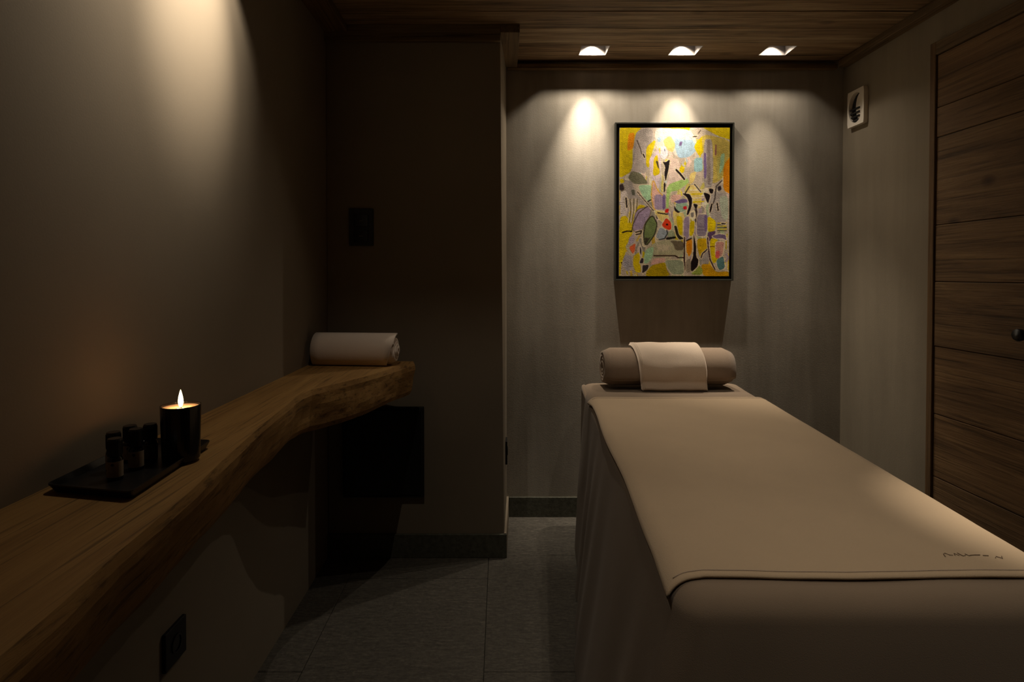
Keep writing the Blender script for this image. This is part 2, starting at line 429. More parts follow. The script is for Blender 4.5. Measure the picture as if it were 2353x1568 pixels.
# canvas painted on a fine vertex grid
cx0, cx1, cz0, cz1 = .6335, 1.2205, 1.3035, 2.094
NX, NZ = 300, 400
PW, PH = 785.0, 1070.0
uu, vv = np.meshgrid((np.arange(NX)+.5)/NX*PW+140, (np.arange(NZ)+.5)/NZ*PH+108)   # rows go down
img = np.zeros((NZ, NX, 3))
def smooth(P, it=2):
    P = np.array(P, float)
    for _ in range(it):
        Q = np.roll(P, -1, 0); P = np.stack([P*.84+Q*.16, P*.16+Q*.84], 1).reshape(-1, 2)
    return P
def inside(P):
    r = np.zeros(uu.shape, bool); x1, y1 = P[-1]
    for x2, y2 in P:
        if y1 != y2:
            c = ((y1 > vv) != (y2 > vv)) & (uu < (x2-x1)*(vv-y1)/(y2-y1)+x1); r ^= c
        x1, y1 = x2, y2
    return r
def segd(P, closed=False):
    d = np.full(uu.shape, 1e9); n = len(P)
    for i in range(n if closed else n-1):
        a = P[i]; b_ = P[(i+1) % n]; ab = b_-a; L2 = (ab**2).sum()+1e-9
        tt = np.clip(((uu-a[0])*ab[0]+(vv-a[1])*ab[1])/L2, 0, 1)
        d = np.minimum(d, np.hypot(uu-a[0]-tt*ab[0], vv-a[1]-tt*ab[1]))
    return d
def fill(c, P, edge=None, ew=7, it=2):
    P = smooth(P, it)
    if edge is not None:
        img[segd(P, True) < ew] = edge
    img[inside(P)] = c
def line(c, P, wd, edge=None):
    P = np.array(P, float)
    Q = [P[0]]
    for i in range(len(P)-1): Q += [P[i]*.5+P[i+1]*.5, P[i+1]]
    P = np.array(Q); d = segd(P)
    if edge is not None: img[d < wd/2+5] = edge
    img[d < wd/2] = c
Y_, O_, K_, W_, PK, LV = (200, 180, 20), (205, 140, 10), (30, 22, 24), (224, 214, 205), (214, 180, 170), (165, 150, 170)
GY, GR, MT, BL, GN, RD, PU, CR = (168, 160, 155), (120, 118, 100), (172, 200, 170), (170, 190, 205), (125, 140, 100), (205, 70, 50), (120, 105, 140), (220, 200, 140)
OL = (226, 212, 188)
img[:] = (190, 178, 165)
rs = random.Random(5)
top = [(214, 206, 190), (190, 184, 178), (200, 190, 120), (205, 190, 60), (222, 200, 190), (190, 200, 205)]
bot = [(190, 182, 160), (180, 165, 40), (150, 145, 135), (200, 175, 90), (175, 185, 155), (170, 155, 165)]
for q_ in range(210):
    x = rs.uniform(140, 925); y = rs.uniform(108, 1178); L_ = rs.uniform(30, 110); dx = rs.uniform(-25, 25)
    pal = top if y < 560 else bot
    line(rs.choice(pal), [(x, y), (x+dx, y+L_*.5), (x+dx*rs.uniform(-.5, 2), y+L_)], rs.uniform(7, 30), OL if rs.random() < .35 else None)
fill(Y_, [(130, 90), (310, 90), (230, 200), (235, 420), (130, 480)])
fill(O_, [(205, 150), (250, 145), (240, 260), (195, 280)])
fill(Y_, [(440, 90), (650, 90), (620, 170), (470, 160)])
fill(Y_, [(700, 90), (940, 90), (940, 200), (840, 170)])
fill(GY, [(260, 130), (380, 110), (370, 220), (290, 330), (230, 420), (240, 260)])
fill((180, 170, 165), [(270, 180), (330, 200), (340, 330), (330, 440), (270, 430), (225, 440), (250, 320)])
fill(W_, [(390, 110), (640, 120), (690, 200), (680, 300), (560, 330), (480, 250), (400, 260)])
fill(BL, [(540, 150), (640, 170), (700, 260), (640, 320), (560, 330), (530, 240)])
fill((235, 235, 215), [(520, 130), (600, 140), (660, 200), (560, 190)])
fill(Y_, [(330, 250), (400, 190), (370, 300), (350, 400), (330, 380)])
fill(CR, [(450, 200), (500, 165), (540, 230), (520, 290), (470, 260)])
fill((215, 200, 205), [(350, 330), (420, 260), (440, 360), (420, 560), (390, 540), (360, 440)])
fill(Y_, [(385, 330), (410, 300), (420, 370), (430, 440), (380, 460)])
fill((218, 200, 190), [(510, 330), (560, 330), (600, 480), (560, 540), (500, 540), (470, 560), (500, 420)])
fill(Y_, [(570, 390), (605, 390), (600, 430), (565, 440)])
fill(Y_, [(690, 210), (740, 160), (745, 270), (710, 320), (670, 250)])
fill((160, 190, 195), [(670, 330), (730, 320), (735, 420), (670, 430)])
fill((195, 178, 110), [(720, 150), (930, 200), (925, 320), (880, 470), (820, 510), (760, 500), (740, 330)])
fill(GY, [(740, 190), (800, 190), (810, 420), (800, 540), (740, 540)])
fill((140, 130, 125), [(760, 200), (785, 200), (790, 520), (765, 520)])
fill(PU, [(738, 290), (758, 290), (760, 470), (742, 480)])
fill((150, 110, 105), [(820, 230), (832, 230), (830, 310), (818, 310)])
fill((190, 182, 120), [(830, 330), (880, 300), (890, 420), (840, 500)])
fill(MT, [(860, 300), (890, 290), (880, 400), (850, 450)])
fill(O_, [(880, 380), (940, 300), (940, 590), (880, 560)])
fill(CR, [(640, 440), (690, 420), (670, 500), (640, 520)])
fill(GR, [(230, 420), (300, 440), (350, 515), (250, 515), (200, 470)], None)
fill(MT, [(270, 520), (380, 520), (370, 640), (320, 630)], OL, 5)
fill(GY, [(145, 480), (230, 490), (240, 540), (380, 700), (330, 670), (260, 640), (230, 700), (150, 760)])
fill((205, 195, 190), [(150, 570), (200, 560), (200, 740), (145, 760)])
fill(Y_, [(150, 750), (190, 740), (230, 800), (240, 860), (190, 960), (150, 1000), (135, 900)])
fill(Y_, [(230, 760), (280, 660), (330, 670), (270, 760), (235, 850)])
for k in range(6): line((110, 100, 60) if k % 2 else OL, [(205+k*13, 620), (215+k*10, 700), (205+k*9, 790)], 5)
line(K_, [(190, 615), (195, 680)], 10, OL)
fill(PK, [(380, 480), (410, 560), (450, 600), (440, 690), (390, 700), (370, 600)], (210, 170, 80), 6)
fill(LV, [(390, 590), (450, 590), (450, 700), (395, 700)])
fill(PU, [(448, 590), (470, 590), (470, 690), (448, 700)])
fill((170, 195, 130), [(478, 520), (620, 470), (640, 500), (560, 560), (500, 570), (490, 690), (474, 680)])
fill(PK, [(510, 590), (590, 590), (560, 640), (510, 650)])
fill(CR, [(640, 520), (700, 520), (730, 600), (720, 700), (640, 640), (620, 560)])
for k in range(5): line(Y_ if k % 2 else OL, [(640+k*6, 560+k*28), (740, 555+k*28)], 9)
fill(CR, [(520, 700), (600, 720), (610, 780), (600, 900), (560, 900), (530, 790)])
fill(Y_, [(545, 740), (590, 750), (590, 880), (565, 880)])
fill((160, 180, 160), [(540, 650), (620, 640), (640, 690), (580, 720), (545, 700)], OL, 5)
fill(PU, [(530, 640), (590, 620), (635, 625), (630, 645), (560, 655)])
fill((190, 50, 60), [(595, 675), (620, 672), (622, 695), (598, 698)])
fill(K_, [(530, 665), (550, 700), (575, 715), (560, 722), (535, 705)])
fill(K_, [(585, 580), (640, 585), (660, 620), (655, 680), (630, 740), (620, 730), (640, 660), (625, 610)], OL, 6)
line(K_, [(640, 530), (610, 580)], 7)
fill(K_, [(665, 655), (700, 660), (690, 700), (680, 690)], OL, 4)
fill((60, 50, 52), [(680, 680), (698, 700), (690, 800), (680, 780)])
fill(OL, [(640, 710), (680, 700), (690, 760), (660, 780), (640, 750)])
fill((130, 125, 120), [(650, 720), (672, 715), (670, 750), (655, 755)])
fill(LV, [(600, 760), (640, 740), (640, 900), (600, 930)], OL, 4)
fill(Y_, [(645, 780), (680, 780), (670, 880), (640, 890)], OL, 4)
fill((150, 140, 150), [(695, 730), (765, 730), (765, 890), (690, 890)], OL, 5)
fill(PU, [(745, 735), (768, 735), (768, 850), (750, 860)])
for k in range(3): line((125, 115, 130), [(700, 820+k*22), (750, 822+k*22)], 6)
fill(GY, [(770, 560), (900, 580), (915, 640), (900, 790), (820, 850), (780, 700)])
fill((175, 180, 165), [(850, 600), (915, 600), (915, 780), (870, 760)])
fill(K_, [(735, 570), (790, 590), (775, 650), (768, 650)], OL, 6)
fill(K_, [(775, 545), (812, 550), (805, 585), (785, 580)], OL, 4)
line((70, 62, 60), [(870, 490), (830, 530), (820, 620), (800, 680)], 8)
fill((50, 42, 46), [(838, 535), (862, 525), (866, 555), (845, 565)], (150, 145, 140), 4)
fill(K_, [(795, 655), (806, 650), (798, 700), (782, 730), (785, 690)], OL, 4)
fill(K_, [(832, 645), (842, 650), (850, 705), (840, 710)], OL, 4)
line((80, 75, 70), [(675, 515), (720, 570)], 8, OL)
fill(Y_, [(770, 740), (830, 780), (825, 850), (770, 860)])
fill((190, 160, 20), [(700, 905), (770, 905), (765, 1010), (720, 1050), (695, 960)])
for k in range(6): line((60, 60, 30) if k % 2 else Y_, [(840, 795+k*11), (905, 793+k*11)], 6)
line(K_, [(870, 797), (895, 800)], 9, OL)
fill((100, 80, 105), [(770, 860), (830, 850), (820, 880), (780, 930), (770, 900)])
line((70, 50, 55), [(770, 900), (775, 960), (790, 1060), (825, 1130)], 9, OL)
fill((120, 105, 130), [(800, 890), (850, 872), (900, 880), (905, 920), (880, 905), (830, 905)], OL, 5)
fill(Y_, [(790, 900), (850, 915), (850, 1060), (810, 1090), (790, 1000)])
line((90, 50, 30), [(790, 965), (850, 965)], 5)
fill((190, 150, 140), [(828, 930), (890, 930), (880, 1000), (870, 1040), (830, 1030)], OL, 7)
fill((200, 110, 110), [(828, 1000), (858, 990), (855, 1050), (826, 1045)])
fill((100, 130, 130), [(835, 1060), (885, 1030), (895, 1120), (860, 1135), (840, 1110)], OL, 4)
fill(GY, [(735, 1010), (775, 980), (785, 1080), (750, 1110), (725, 1060)])
line(K_, [(768, 985), (735, 1015), (725, 1045)], 8, OL)
fill((190, 150, 20), [(725, 1090), (790, 1090), (830, 1150), (920, 1140), (925, 1185), (740, 1180)])
fill((150, 160, 90), [(700, 1090), (740, 1130), (730, 1170), (650, 1165)])
fill(K_, [(670, 860), (690, 960), (690, 1040), (708, 1060), (700, 1110), (655, 1150), (650, 1080), (668, 1040), (672, 960)], OL, 7)
fill(O_, [(620, 920), (660, 905), (660, 1000), (640, 1040), (620, 1000)], OL, 4)
line(K_, [(610, 925), (655, 905)], 8)
line((60, 42, 40), [(606, 900), (606, 1040), (608, 1130)], 11, OL)
fill((150, 140, 125), [(618, 1060), (650, 1050), (655, 1150), (620, 1150)])
fill(LV, [(235, 850), (260, 700), (370, 670), (360, 740), (320, 800), (300, 870)], (110, 100, 60), 4)
line((80, 70, 60), [(350, 668), (280, 720), (240, 800), (232, 850)], 6)
line((90, 80, 75), [(270, 570), (320, 630), (385, 705)], 7, OL)
fill((118, 130, 92), [(375, 740), (410, 800), (390, 880), (330, 960), (318, 880), (330, 800)], (50, 46, 36), 7)
fill((70, 65, 55), [(325, 895), (350, 905), (370, 890), (325, 960)])
fill(CR, [(395, 700), (470, 715), (500, 760), (450, 790), (400, 740)], OL, 6)
line(K_, [(415, 720), (460, 728), (485, 730)], 8)
fill((90, 80, 85), [(398, 730), (420, 765), (405, 765)], OL, 4)
fill((190, 50, 40), [(470, 695), (495, 690), (490, 720), (465, 720)])
fill((212, 80, 50), [(475, 755), (510, 790), (512, 840), (490, 845), (450, 820), (445, 805)], OL, 6)
fill(K_, [(475, 798), (488, 798), (488, 812), (476, 812)])
fill((165, 172, 180), [(430, 820), (480, 850), (490, 880), (440, 915), (400, 900)], OL, 4)
fill((160, 165, 140), [(480, 860), (530, 850), (545, 895), (490, 900)])
line((60, 66, 66), [(425, 915), (465, 905), (485, 870), (480, 845)], 8)
fill((50, 46, 34), [(530, 815), (550, 815), (565, 880), (605, 908), (570, 915), (548, 885)], OL, 5)
fill((30, 28, 20), [(470, 900), (545, 890), (545, 905), (480, 915)])
fill((180, 175, 150), [(335, 970), (430, 920), (540, 910), (600, 930), (605, 1030), (340, 1050)])
fill((115, 105, 88), [(500, 920), (600, 925), (600, 990), (540, 990), (530, 950)])
fill((195, 185, 165), [(400, 940), (520, 960), (500, 990), (420, 1000)])
line((55, 34, 26), [(390, 1030), (540, 1030), (560, 1042), (600, 1044)], 9)
fill(MT, [(330, 985), (390, 960), (380, 1040), (340, 1090), (310, 1080)])
fill(PK, [(390, 1045), (470, 1045), (470, 1080), (360, 1100)])
fill((165, 172, 150), [(470, 1060), (600, 1060), (605, 1165), (520, 1165), (480, 1110)], OL, 5)
fill((175, 155, 10), [(370, 1100), (470, 1075), (480, 1130), (510, 1175), (320, 1180)])
fill(Y_, [(140, 880), (180, 870), (190, 1000), (160, 1080), (150, 1170), (140, 1170)])
line(K_, [(165, 862), (200, 852), (230, 855)], 9)
fill((175, 165, 175), [(210, 900), (250, 870), (255, 930), (205, 960)])
fill((205, 115, 80), [(210, 970), (258, 938), (255, 990), (240, 1020)])
fill((165, 160, 165), [(180, 1020), (230, 1030), (240, 1110), (200, 1150), (165, 1090)])
fill(Y_, [(245, 1030), (290, 1000), (290, 1080), (300, 1150), (260, 1150), (240, 1090)])
fill((50, 42, 50), [(288, 960), (300, 985), (300, 1030), (290, 1010)], W_, 8)
fill((60, 52, 60), [(300, 1045), (318, 1050), (312, 1085), (285, 1085)], OL, 5)
fill((60, 54, 58), [(308, 1098), (355, 1095), (345, 1130), (305, 1160), (308, 1120)], OL, 6)
fill(K_, [(152, 1075), (163, 1078), (160, 1092)])
line((60, 50, 40), [(260, 860), (300, 850), (295, 870), (262, 878)], 10, OL)
# upper small black figures
fill(K_, [(447, 352), (470, 358), (500, 335), (492, 400), (470, 500), (460, 440), (468, 390)], OL, 6)
fill((70, 60, 58), [(398, 345), (415, 350), (425, 410), (412, 390)])
fill(K_, [(458, 500), (470, 510), (466, 570), (456, 575)], OL, 4)
line(K_, [(546, 412), (572, 440), (602, 478)], 13, OL)
fill((225, 222, 228), [(430, 250), (470, 240), (490, 300), (460, 340), (430, 320)])
line((100, 100, 120), [(462, 262), (463, 275)], 6)
line((80, 70, 60), [(265, 200), (290, 260), (300, 300)], 6)
line(K_, [(310, 300), (320, 322)], 9, OL)
line(K_, [(665, 175), (690, 172)], 7, OL)
line((110, 100, 90), [(715, 130), (700, 150)], 8)
fill((60, 50, 52), [(143, 520), (165, 510), (178, 550), (160, 565), (143, 555)], (150, 140, 120), 4)
fill(Y_, [(143, 480), (168, 475), (178, 500), (150, 510)])
fill((95, 95, 85), [(225, 555), (250, 555), (255, 595), (232, 595)])
line((60, 60, 55), [(345, 640), (365, 628)], 10)
fill(BL, [(410, 180), (440, 175), (435, 210), (412, 215)])
fill(PU, [(570, 210), (590, 210), (580, 240), (562, 240)])
# brush streaks
rng = np.random.RandomState(3)
lo = rng.rand(60, 40)-.5
lo = np.kron(lo, np.ones((8, 9)))[:NZ, :NX]
if lo.shape != img.shape[:2]: lo = np.resize(lo, img.shape[:2])
st = rng.rand(NZ//10+2, NX)-.5
st = np.repeat(st, 10, 0)[:NZ]
img = np.clip(img*(1+.10*lo[..., None]+.12*st[..., None]), 0, 255)/255
blur = img.copy()
for a_ in (0, 1): blur = (np.roll(blur, 1, a_)+2*blur+np.roll(blur, -1, a_))/4
img = img*.3+blur*.7
gm = img.mean(2, keepdims=True); img = np.clip((gm+(img-gm)*1.28-.5)*1.08+.5, 0.02, 1)
lin = np.where(img <= .04045, img/12.92, ((img+.055)/1.055)**2.4)
cy = YB-.0245
vs = []; rel = rng.rand(NZ, NX)*.0006
for j in range(NZ):
    for i in range(NX):
        vs.append((cx0+(cx1-cx0)*i/(NX-1), cy-rel[j, i], cz1-(cz1-cz0)*j/(NZ-1)))
fs = []
for j in range(NZ-1):
    r0 = j*NX
    for i in range(NX-1): fs.append((r0+i, r0+NX+i, r0+NX+i+1, r0+i+1))
nb = len(vs)
x0, x1, z0, z1 = cx0, cx1, cz0, cz1
vs += [(x0, YB-.012, z0), (x1, YB-.012, z0), (x1, YB-.012, z1), (x0, YB-.012, z1)]
c_tl, c_tr, c_bl, c_br = 0, NX-1, (NZ-1)*NX, NZ*NX-1
fs += [(nb, nb+1, c_br, c_bl), (nb+1, nb+2, c_tr, c_br), (nb+2, nb+3, c_tl, c_tr), (nb+3, nb, c_bl, c_tl)]
me = bpy.data.meshes.new('canvas'); off = pt.location
me.from_pydata([(a-off[0], b_-off[1], c-off[2]) for a, b_, c in vs], [], fs); me.update()
ca = me.color_attributes.new('paint', 'FLOAT_COLOR', 'POINT')
buf = np.ones((len(vs), 4)); buf[:nb, :3] = np.clip(lin.reshape(-1, 3)*1.08, 0, .93); buf[nb:, :3] = .5
ca.data.foreach_set('color', buf.ravel().astype(np.float32))
m, t, b = newmat('oil_paint', (.5, .5, .5, 1), .38)
at = t.nodes.new('ShaderNodeVertexColor'); at.layer_name = 'paint'; t.links.new(at.outputs[0], b.inputs['Base Color'])
o = bpy.data.objects.new('canvas', me); C.objects.link(o); me.materials.append(m); o.parent = pt

# ================================================================== LIVE-EDGE SHELF
zt = .935
front = [(-.3725, 2.562), (-.412, 2.43), (-.4496, 2.30), (-.492, 2.18), (-.5364, 2.078), (-.585, 1.98), (-.612, 1.92), (-.621, 1.86), (-.620, 1.79), (-.6106, 1.717), (-.598, 1.56),
         (-.5766, 1.365), (-.556, 1.19), (-.5324, 1.03), (-.520, .90), (-.51, .786), (-.494, .665), (-.485, .567), (-.47, .40), (-.46, .20), (-.46, -.10)]
back = [(XL, -.10), (XL, 2.566)]
NL = 9
vs = []; fs = []
def dens(P, step=.02):
    out = []
    for a, b_ in zip(P[:-1], P[1:]):
        n = max(1, int(math.dist(a, b_)/step))
        out += [(a[0]+(b_[0]-a[0])*k/n, a[1]+(b_[1]-a[1])*k/n) for k in range(n)]
    return out+[P[-1]]
fr = dens(front); n = len(fr)
for l in range(NL):
    f_ = l/(NL-1)
    for i, (x, y) in enumerate(fr):
        th = .126 + (.018 if y > 1.7 else 0)*min(1, max(0, (y-1.7)/.3)) + .006*noise.noise(Vector((0, y*4, 1)))
        rnd = .006*(1-math.sin(math.pi*min(f_, 1-f_)*3.2)) if min(f_, 1-f_) < .15 else 0
        wob = (.008*noise.noise(Vector((x*3, y*5, f_*2)))+.003*noise.noise(Vector((x*9, y*22, f_*5))))*min(1, f_*4)
        vs.append((x-rnd+wob-.018*f_*f_, y, zt-th*f_))
for l in range(NL-1):
    for i in range(n-1): fs.append((l*n+i, l*n+i+1, (l+1)*n+i+1, (l+1)*n+i))
bt = len(vs)
thf = zt-vs[(NL-1)*n][2]; thn = zt-vs[NL*n-1][2]
vs += [(XL, 2.566, zt), (XL, -.10, zt), (XL, 2.566, zt-thf), (XL, -.10, zt-thn)]
fs.append(tuple([bt]+list(range(n))+[bt+1]))
fs.append(tuple([bt+2]+[(NL-1)*n+i for i in range(n)]+[bt+3])[::-1])
fs.append(tuple([bt]+[l*n for l in range(NL)]+[bt+2])[::-1])
fs.append(tuple([bt+1]+[l*n+n-1 for l in range(NL)]+[bt+3]))
fs.append((bt, bt+1, bt+3, bt+2))
sh = thing('wall_shelf', (XL, 1.2, .80), 'thick live-edge wooden shelf running along the left wall', 'shelf')
link('slab', vs, fs, M['shelf'], sh)

# black panel low on the wall block, switch plate, sockets
q = thing('access_panel', (-.54, YR, .285), 'large square black panel low on the dark wall under the shelf end', 'panel')
G().box(-.725, -.353, YR-.022, YR, .285, .702).put('panel_frame', M['black_soft'], q, bevel=.003)
G().box(-.712, -.366, YR-.026, YR-.020, .298, .689).put('panel_door', M['black'], q, bevel=.002)
q = thing('switch_plate', (-.639, YR, 1.53), 'black rectangular switch plate above the rolled towel on the dark wall', 'switch')
G().box(-.6944, -.583, YR-.010, YR, 1.4442, 1.6141).put('plate', M['black'], q, bevel=.002)
for z in (1.558, 1.488):
    G().box(-.672, -.606, YR-.014, YR-.009, z-.028, z+.028).put('button', M['black_gloss'], q, bevel=.002)
    G().box(-.648, -.630, YR-.0148, YR-.0138, z-.003, z+.003).put('marking', M['grey_frame'], q)
q = thing('wall_socket', (XL, 1.428, .41), 'black socket plate on the left wall below the shelf', 'socket')
G().box(XL, XL+.010, 1.382, 1.474, .366, .458).put('plate', M['black'], q, bevel=.002)
G().lathe([(.0, 0), (.021, 0), (.022, .003), (.018, .0035), (.017, .001), (.0, .001)], (XL+.0095, 1.428, .412), 24, Matrix.Rotation(rad(90), 3, 'Y')).put('socket_insert', M['black_gloss'], q)
q = thing('alcove_socket', (.024, 2.95, .43), 'small black socket on the narrow lit side of the alcove corner', 'socket')
G().box(.0235, .034, 2.905, 2.99, .372, .488).put('plate', M['black'], q, bevel=.003)
G().lathe([(.0, 0), (.021, 0), (.022, .003), (.0, .003)], (.0335, 2.947, .43), 20, Matrix.Rotation(rad(90), 3, 'Y')).put('socket_insert', M['black_gloss'], q)

# air vent
vy, vz = 3.042, 2.166
q = thing('air_vent', (XR, vy, vz), 'white square air vent with a round dark grille high on the right wall', 'vent')
R_, n = .060, 40
hw, hh = .070, .091
ring = [(vy+R_*math.cos(2*math.pi*k/n), vz+R_*1.28*math.sin(2*math.pi*k/n)) for k in range(n)]
sq = []
for k in range(n):
    a = 2*math.pi*k/n; c, s = math.cos(a), math.sin(a); m_ = min(hw/max(abs(c), 1e-6), hh/max(abs(s), 1e-6)); sq.append((vy+c*m_, vz+s*m_))
vs = []
for X in (XR-.022, XR): vs += [(X, a, b_) for a, b_ in sq]
vs += [(XR-.022, a, b_) for a, b_ in ring]+[(XR-.001, a, b_) for a, b_ in ring]
fs = []
for k in range(n):
    k2 = (k+1) % n
    fs += [(k, k2, n+k2, n+k), (k, 2*n+k, 2*n+k2, k2), (2*n+k, 3*n+k, 3*n+k2, 2*n+k2)]
link('plate', vs, fs, M['white_plastic'], q)
g = G(); g.add([(XR-.002, a, b_) for a, b_ in ring], [tuple(range(n))]); g.put('duct_opening', M['black_soft'], q)
vd = Matrix.Rotation(rad(-90), 3, 'Y')
dv = []
for k in range(n):
    a = 2*math.pi*k/n; dv.append((vy-.020+R_*.64*math.cos(a), vz+.004+R_*1.28*.88*math.sin(a)))
g = G(); g.add([(XR-.0085, a, b_) for a, b_ in dv]+[(XR-.0045, a, b_) for a, b_ in dv], [tuple(range(n)), tuple(range(n, 2*n))]+[(k, (k+1) % n, n+(k+1) % n, n+k) for k in range(n)])
g.put('valve_disc', M['white_plastic'], q)
for k in range(4):
    z = vz-.062+k*.020; hwid = R_*math.sqrt(max(0, 1-((z-vz)/(R_*1.28))**2))
    G().box(XR-.016, XR-.0086, vy-.018, vy+hwid*.98, z-.0035, z+.0035).put('slot_rib', M['black_soft'], q)

# ================================================================== MASSAGE TABLE
TZ = .755
def ledge(y): return .306+.054*(y-1.04)
def redge(y): return 1.045+.090*(y-1.04)
YN, YE = 1.000, 3.060
def outline(ins, drop):
    """rounded outline, ins moves it inward, drop 0..1 adds the flare of the hanging cloth"""
    rc = max(.055-ins*.5, .01)
    def fl(y): return drop*(.175-.075*(y-1.0))
    yn = YN-.035*drop+ins; ye = YE+.005*drop-ins
    P = []
    def L(y): return ledge(y)-fl(y)+ins
    def Rr(y): return redge(y)+.05*drop-ins
    nS, nE, nC = 90, 40, 10
    for k in range(nS): y = yn+rc+(ye-yn-2*rc)*k/nS; P.append((L(y), y))
    for k in range(nC): a = math.pi-math.pi/2*k/nC; P.append((L(ye-rc)+rc+rc*math.cos(a), ye-rc+rc*math.sin(a)))
    a0, a1 = L(ye-rc)+rc, Rr(ye-rc)-rc
    for k in range(nE): P.append((a0+(a1-a0)*k/nE, ye))
    for k in range(nC): a = math.pi/2-math.pi/2*k/nC; P.append((a1+rc*math.cos(a), ye-rc+rc*math.sin(a)))
    for k in range(nS): y = ye-rc-(ye-yn-2*rc)*k/nS; P.append((Rr(y), y))
    for k in range(nC): a = -math.pi/2*k/nC; P.append((Rr(yn+rc)-rc+rc*math.cos(a), yn+rc+rc*math.sin(a)))
    a0, a1 = Rr(yn+rc)-rc, L(yn+rc)+rc
    for k in range(nE): P.append((a0+(a1-a0)*k/nE, yn))
    for k in range(nC): a = -math.pi/2-math.pi/2*k/nC; P.append((a1+rc*math.cos(a), yn+rc+rc*math.sin(a)))
    return P
lev = []
for k in range(15): f_ = k/14; lev.append((0, 1-f_, .003+(TZ-.045-.003)*f_))
for k in range(1, 8): a = math.pi/2*k/7; lev.append((.045*(1-math.cos(a)), 0, TZ-.045+.045*math.sin(a)))
for ins in (.08, .13, .2, .28, .34): lev.append((ins, 0, TZ+.002))
vs = []; fs = []; n = None
for ins, dr, z in lev:
    P = outline(ins, dr); n = len(P)
    cum = [0]
    for k in range(n): cum.append(cum[-1]+math.dist(P[k], P[(k+1) % n]))
    for k, (x, y) in enumerate(P):
        x2, y2 = P[(k+1) % n]; x1, y1 = P[k-1]
        nx, ny = (y2-y1), -(x2-x1); l_ = math.hypot(nx, ny) or 1; nx, ny = -nx/l_, -ny/l_
        hang = max(0, (TZ-.03-z)/TZ)
        s_ = cum[k]/cum[-1]*2*math.pi
        A = .0055*math.sin(s_*19+2*math.sin(s_*5))+.008*noise.noise(Vector((x*6, y*6, z*.8)))
        A = A*min(1, hang*2.2)+.0025*noise.noise(Vector((x*5, y*5, z*5)))
        zz = z + (.002*noise.noise(Vector((x*7, y*4, 3))) if z > TZ-.01 else 0)
        vs.append((x-nx*A, y-ny*A, max(zz, .002)))
for j in range(len(lev)-1):
    for k in range(n): fs.append((j*n+k, j*n+(k+1) % n, (j+1)*n+(k+1) % n, (j+1)*n+k))
fs.append(tuple(range((len(lev)-1)*n, len(lev)*n)))
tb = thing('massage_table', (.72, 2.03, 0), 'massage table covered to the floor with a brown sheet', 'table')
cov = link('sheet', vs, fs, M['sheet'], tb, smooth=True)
# mattress pad just showing as a raised lip at the head end
vs = []; fs = []
for i in range(40):
    s_ = i/39
    x = .435+.05*s_; 
# tucked corner fold of the sheet at the head, left
cf = G(); pts = []
for i in range(12):
    f_ = i/11; yy_ = 3.02-.24*f_; pts.append((ledge(yy_)+.014-.010*math.sin(f_*math.pi), yy_, .738-.030*f_*f_+.012*math.sin(f_*math.pi)))
cf.tube(pts, .011, 8); cf.put('corner_fold', M['sheet'], tb, smooth=True)

# ---- beige blanket towel on the table
def surf(x, y, lift):
    """drape: x,y in cloth space over the table top; returns the 3D point"""
    le, re = ledge(y)+.040, redge(y)-.040
    R0 = .045+lift
    z = TZ+.002+lift; X = x
    def arc(e):
        a = min(e/R0, math.pi/2*.93); return R0*math.sin(a), R0*(1-math.cos(a))+max(0, e-R0*math.pi/2*.93)
    if x < le: h, d = arc(le-x); X = le-h; z -= d
    elif x > re: h, d = arc(x-re); X = re+h; z -= d
    return X, y, z
NU, NV = 90, 150
vs = []; fs = []
def cloth(u, v, lift):
    y = 1.062+(2.632-1.062)*v
    y += .004*math.sin(u*9+1)*(1-v)
    ov = .030+.010*(1-v)+.004*math.sin(v*13)+.004*max(0, 1-v/.10)+.012*max(0, (v-.93)/.07)
    x0 = ledge(y)-ov+.030; x1 = redge(y)+.03+.006*math.sin(v*11)
    x = x0+(x1-x0)*u
    X, Y, z = surf(x, y, lift)
    z += .0015*noise.noise(Vector((x*4, y*3, 7)))+.0008*noise.noise(Vector((x*14, y*9, 2)))
    # near left corner droops and swings outward
    c = max(0, 1-u/.10)*max(0, 1-v/.08)
    X += -.004*c; z -= .006*c; Y -= .010*c
    return X, Y, z
for lift in (.0075, .003):
    for j in range(NV+1):
        for i in range(NU+1): vs.append(cloth(i/NU, j/NV, lift))
W1 = NU+1; T1 = W1*(NV+1)
for j in range(NV):
    for i in range(NU):
        a = j*W1+i; fs.append((a, a+1, a+W1+1, a+W1)); fs.append((T1+a, T1+a+W1, T1+a+W1+1, T1+a+1))
for i in range(NU): fs.append((i, T1+i, T1+i+1, i+1)); a = NV*W1+i; fs.append((a, a+1, T1+a+1, T1+a))
for j in range(NV): a = j*W1; fs.append((a, a+W1, T1+a+W1, T1+a)); a = j*W1+NU; fs.append((a, T1+a, T1+a+W1, a+W1))
bk = thing('blanket', (.7, 1.85, TZ), 'large beige towelling blanket spread over the brown sheet of the massage table', 'blanket')
link('cloth', vs, fs, M['blanket'], bk, smooth=True)
for vv_, nm in ((.012, 'hem_seam'), (.985, 'hem_seam')):
    p = [Vector(cloth(.03+.965*i/80, vv_, .0080)) for i in range(81)]
    G().tube(p, .0012, 5).put(nm, M['hem'], bk, smooth=True)
em = G()
def onc(x, y):
    X, Y, z = surf(x, y, .0086); return (X, Y, z)
xx = .860
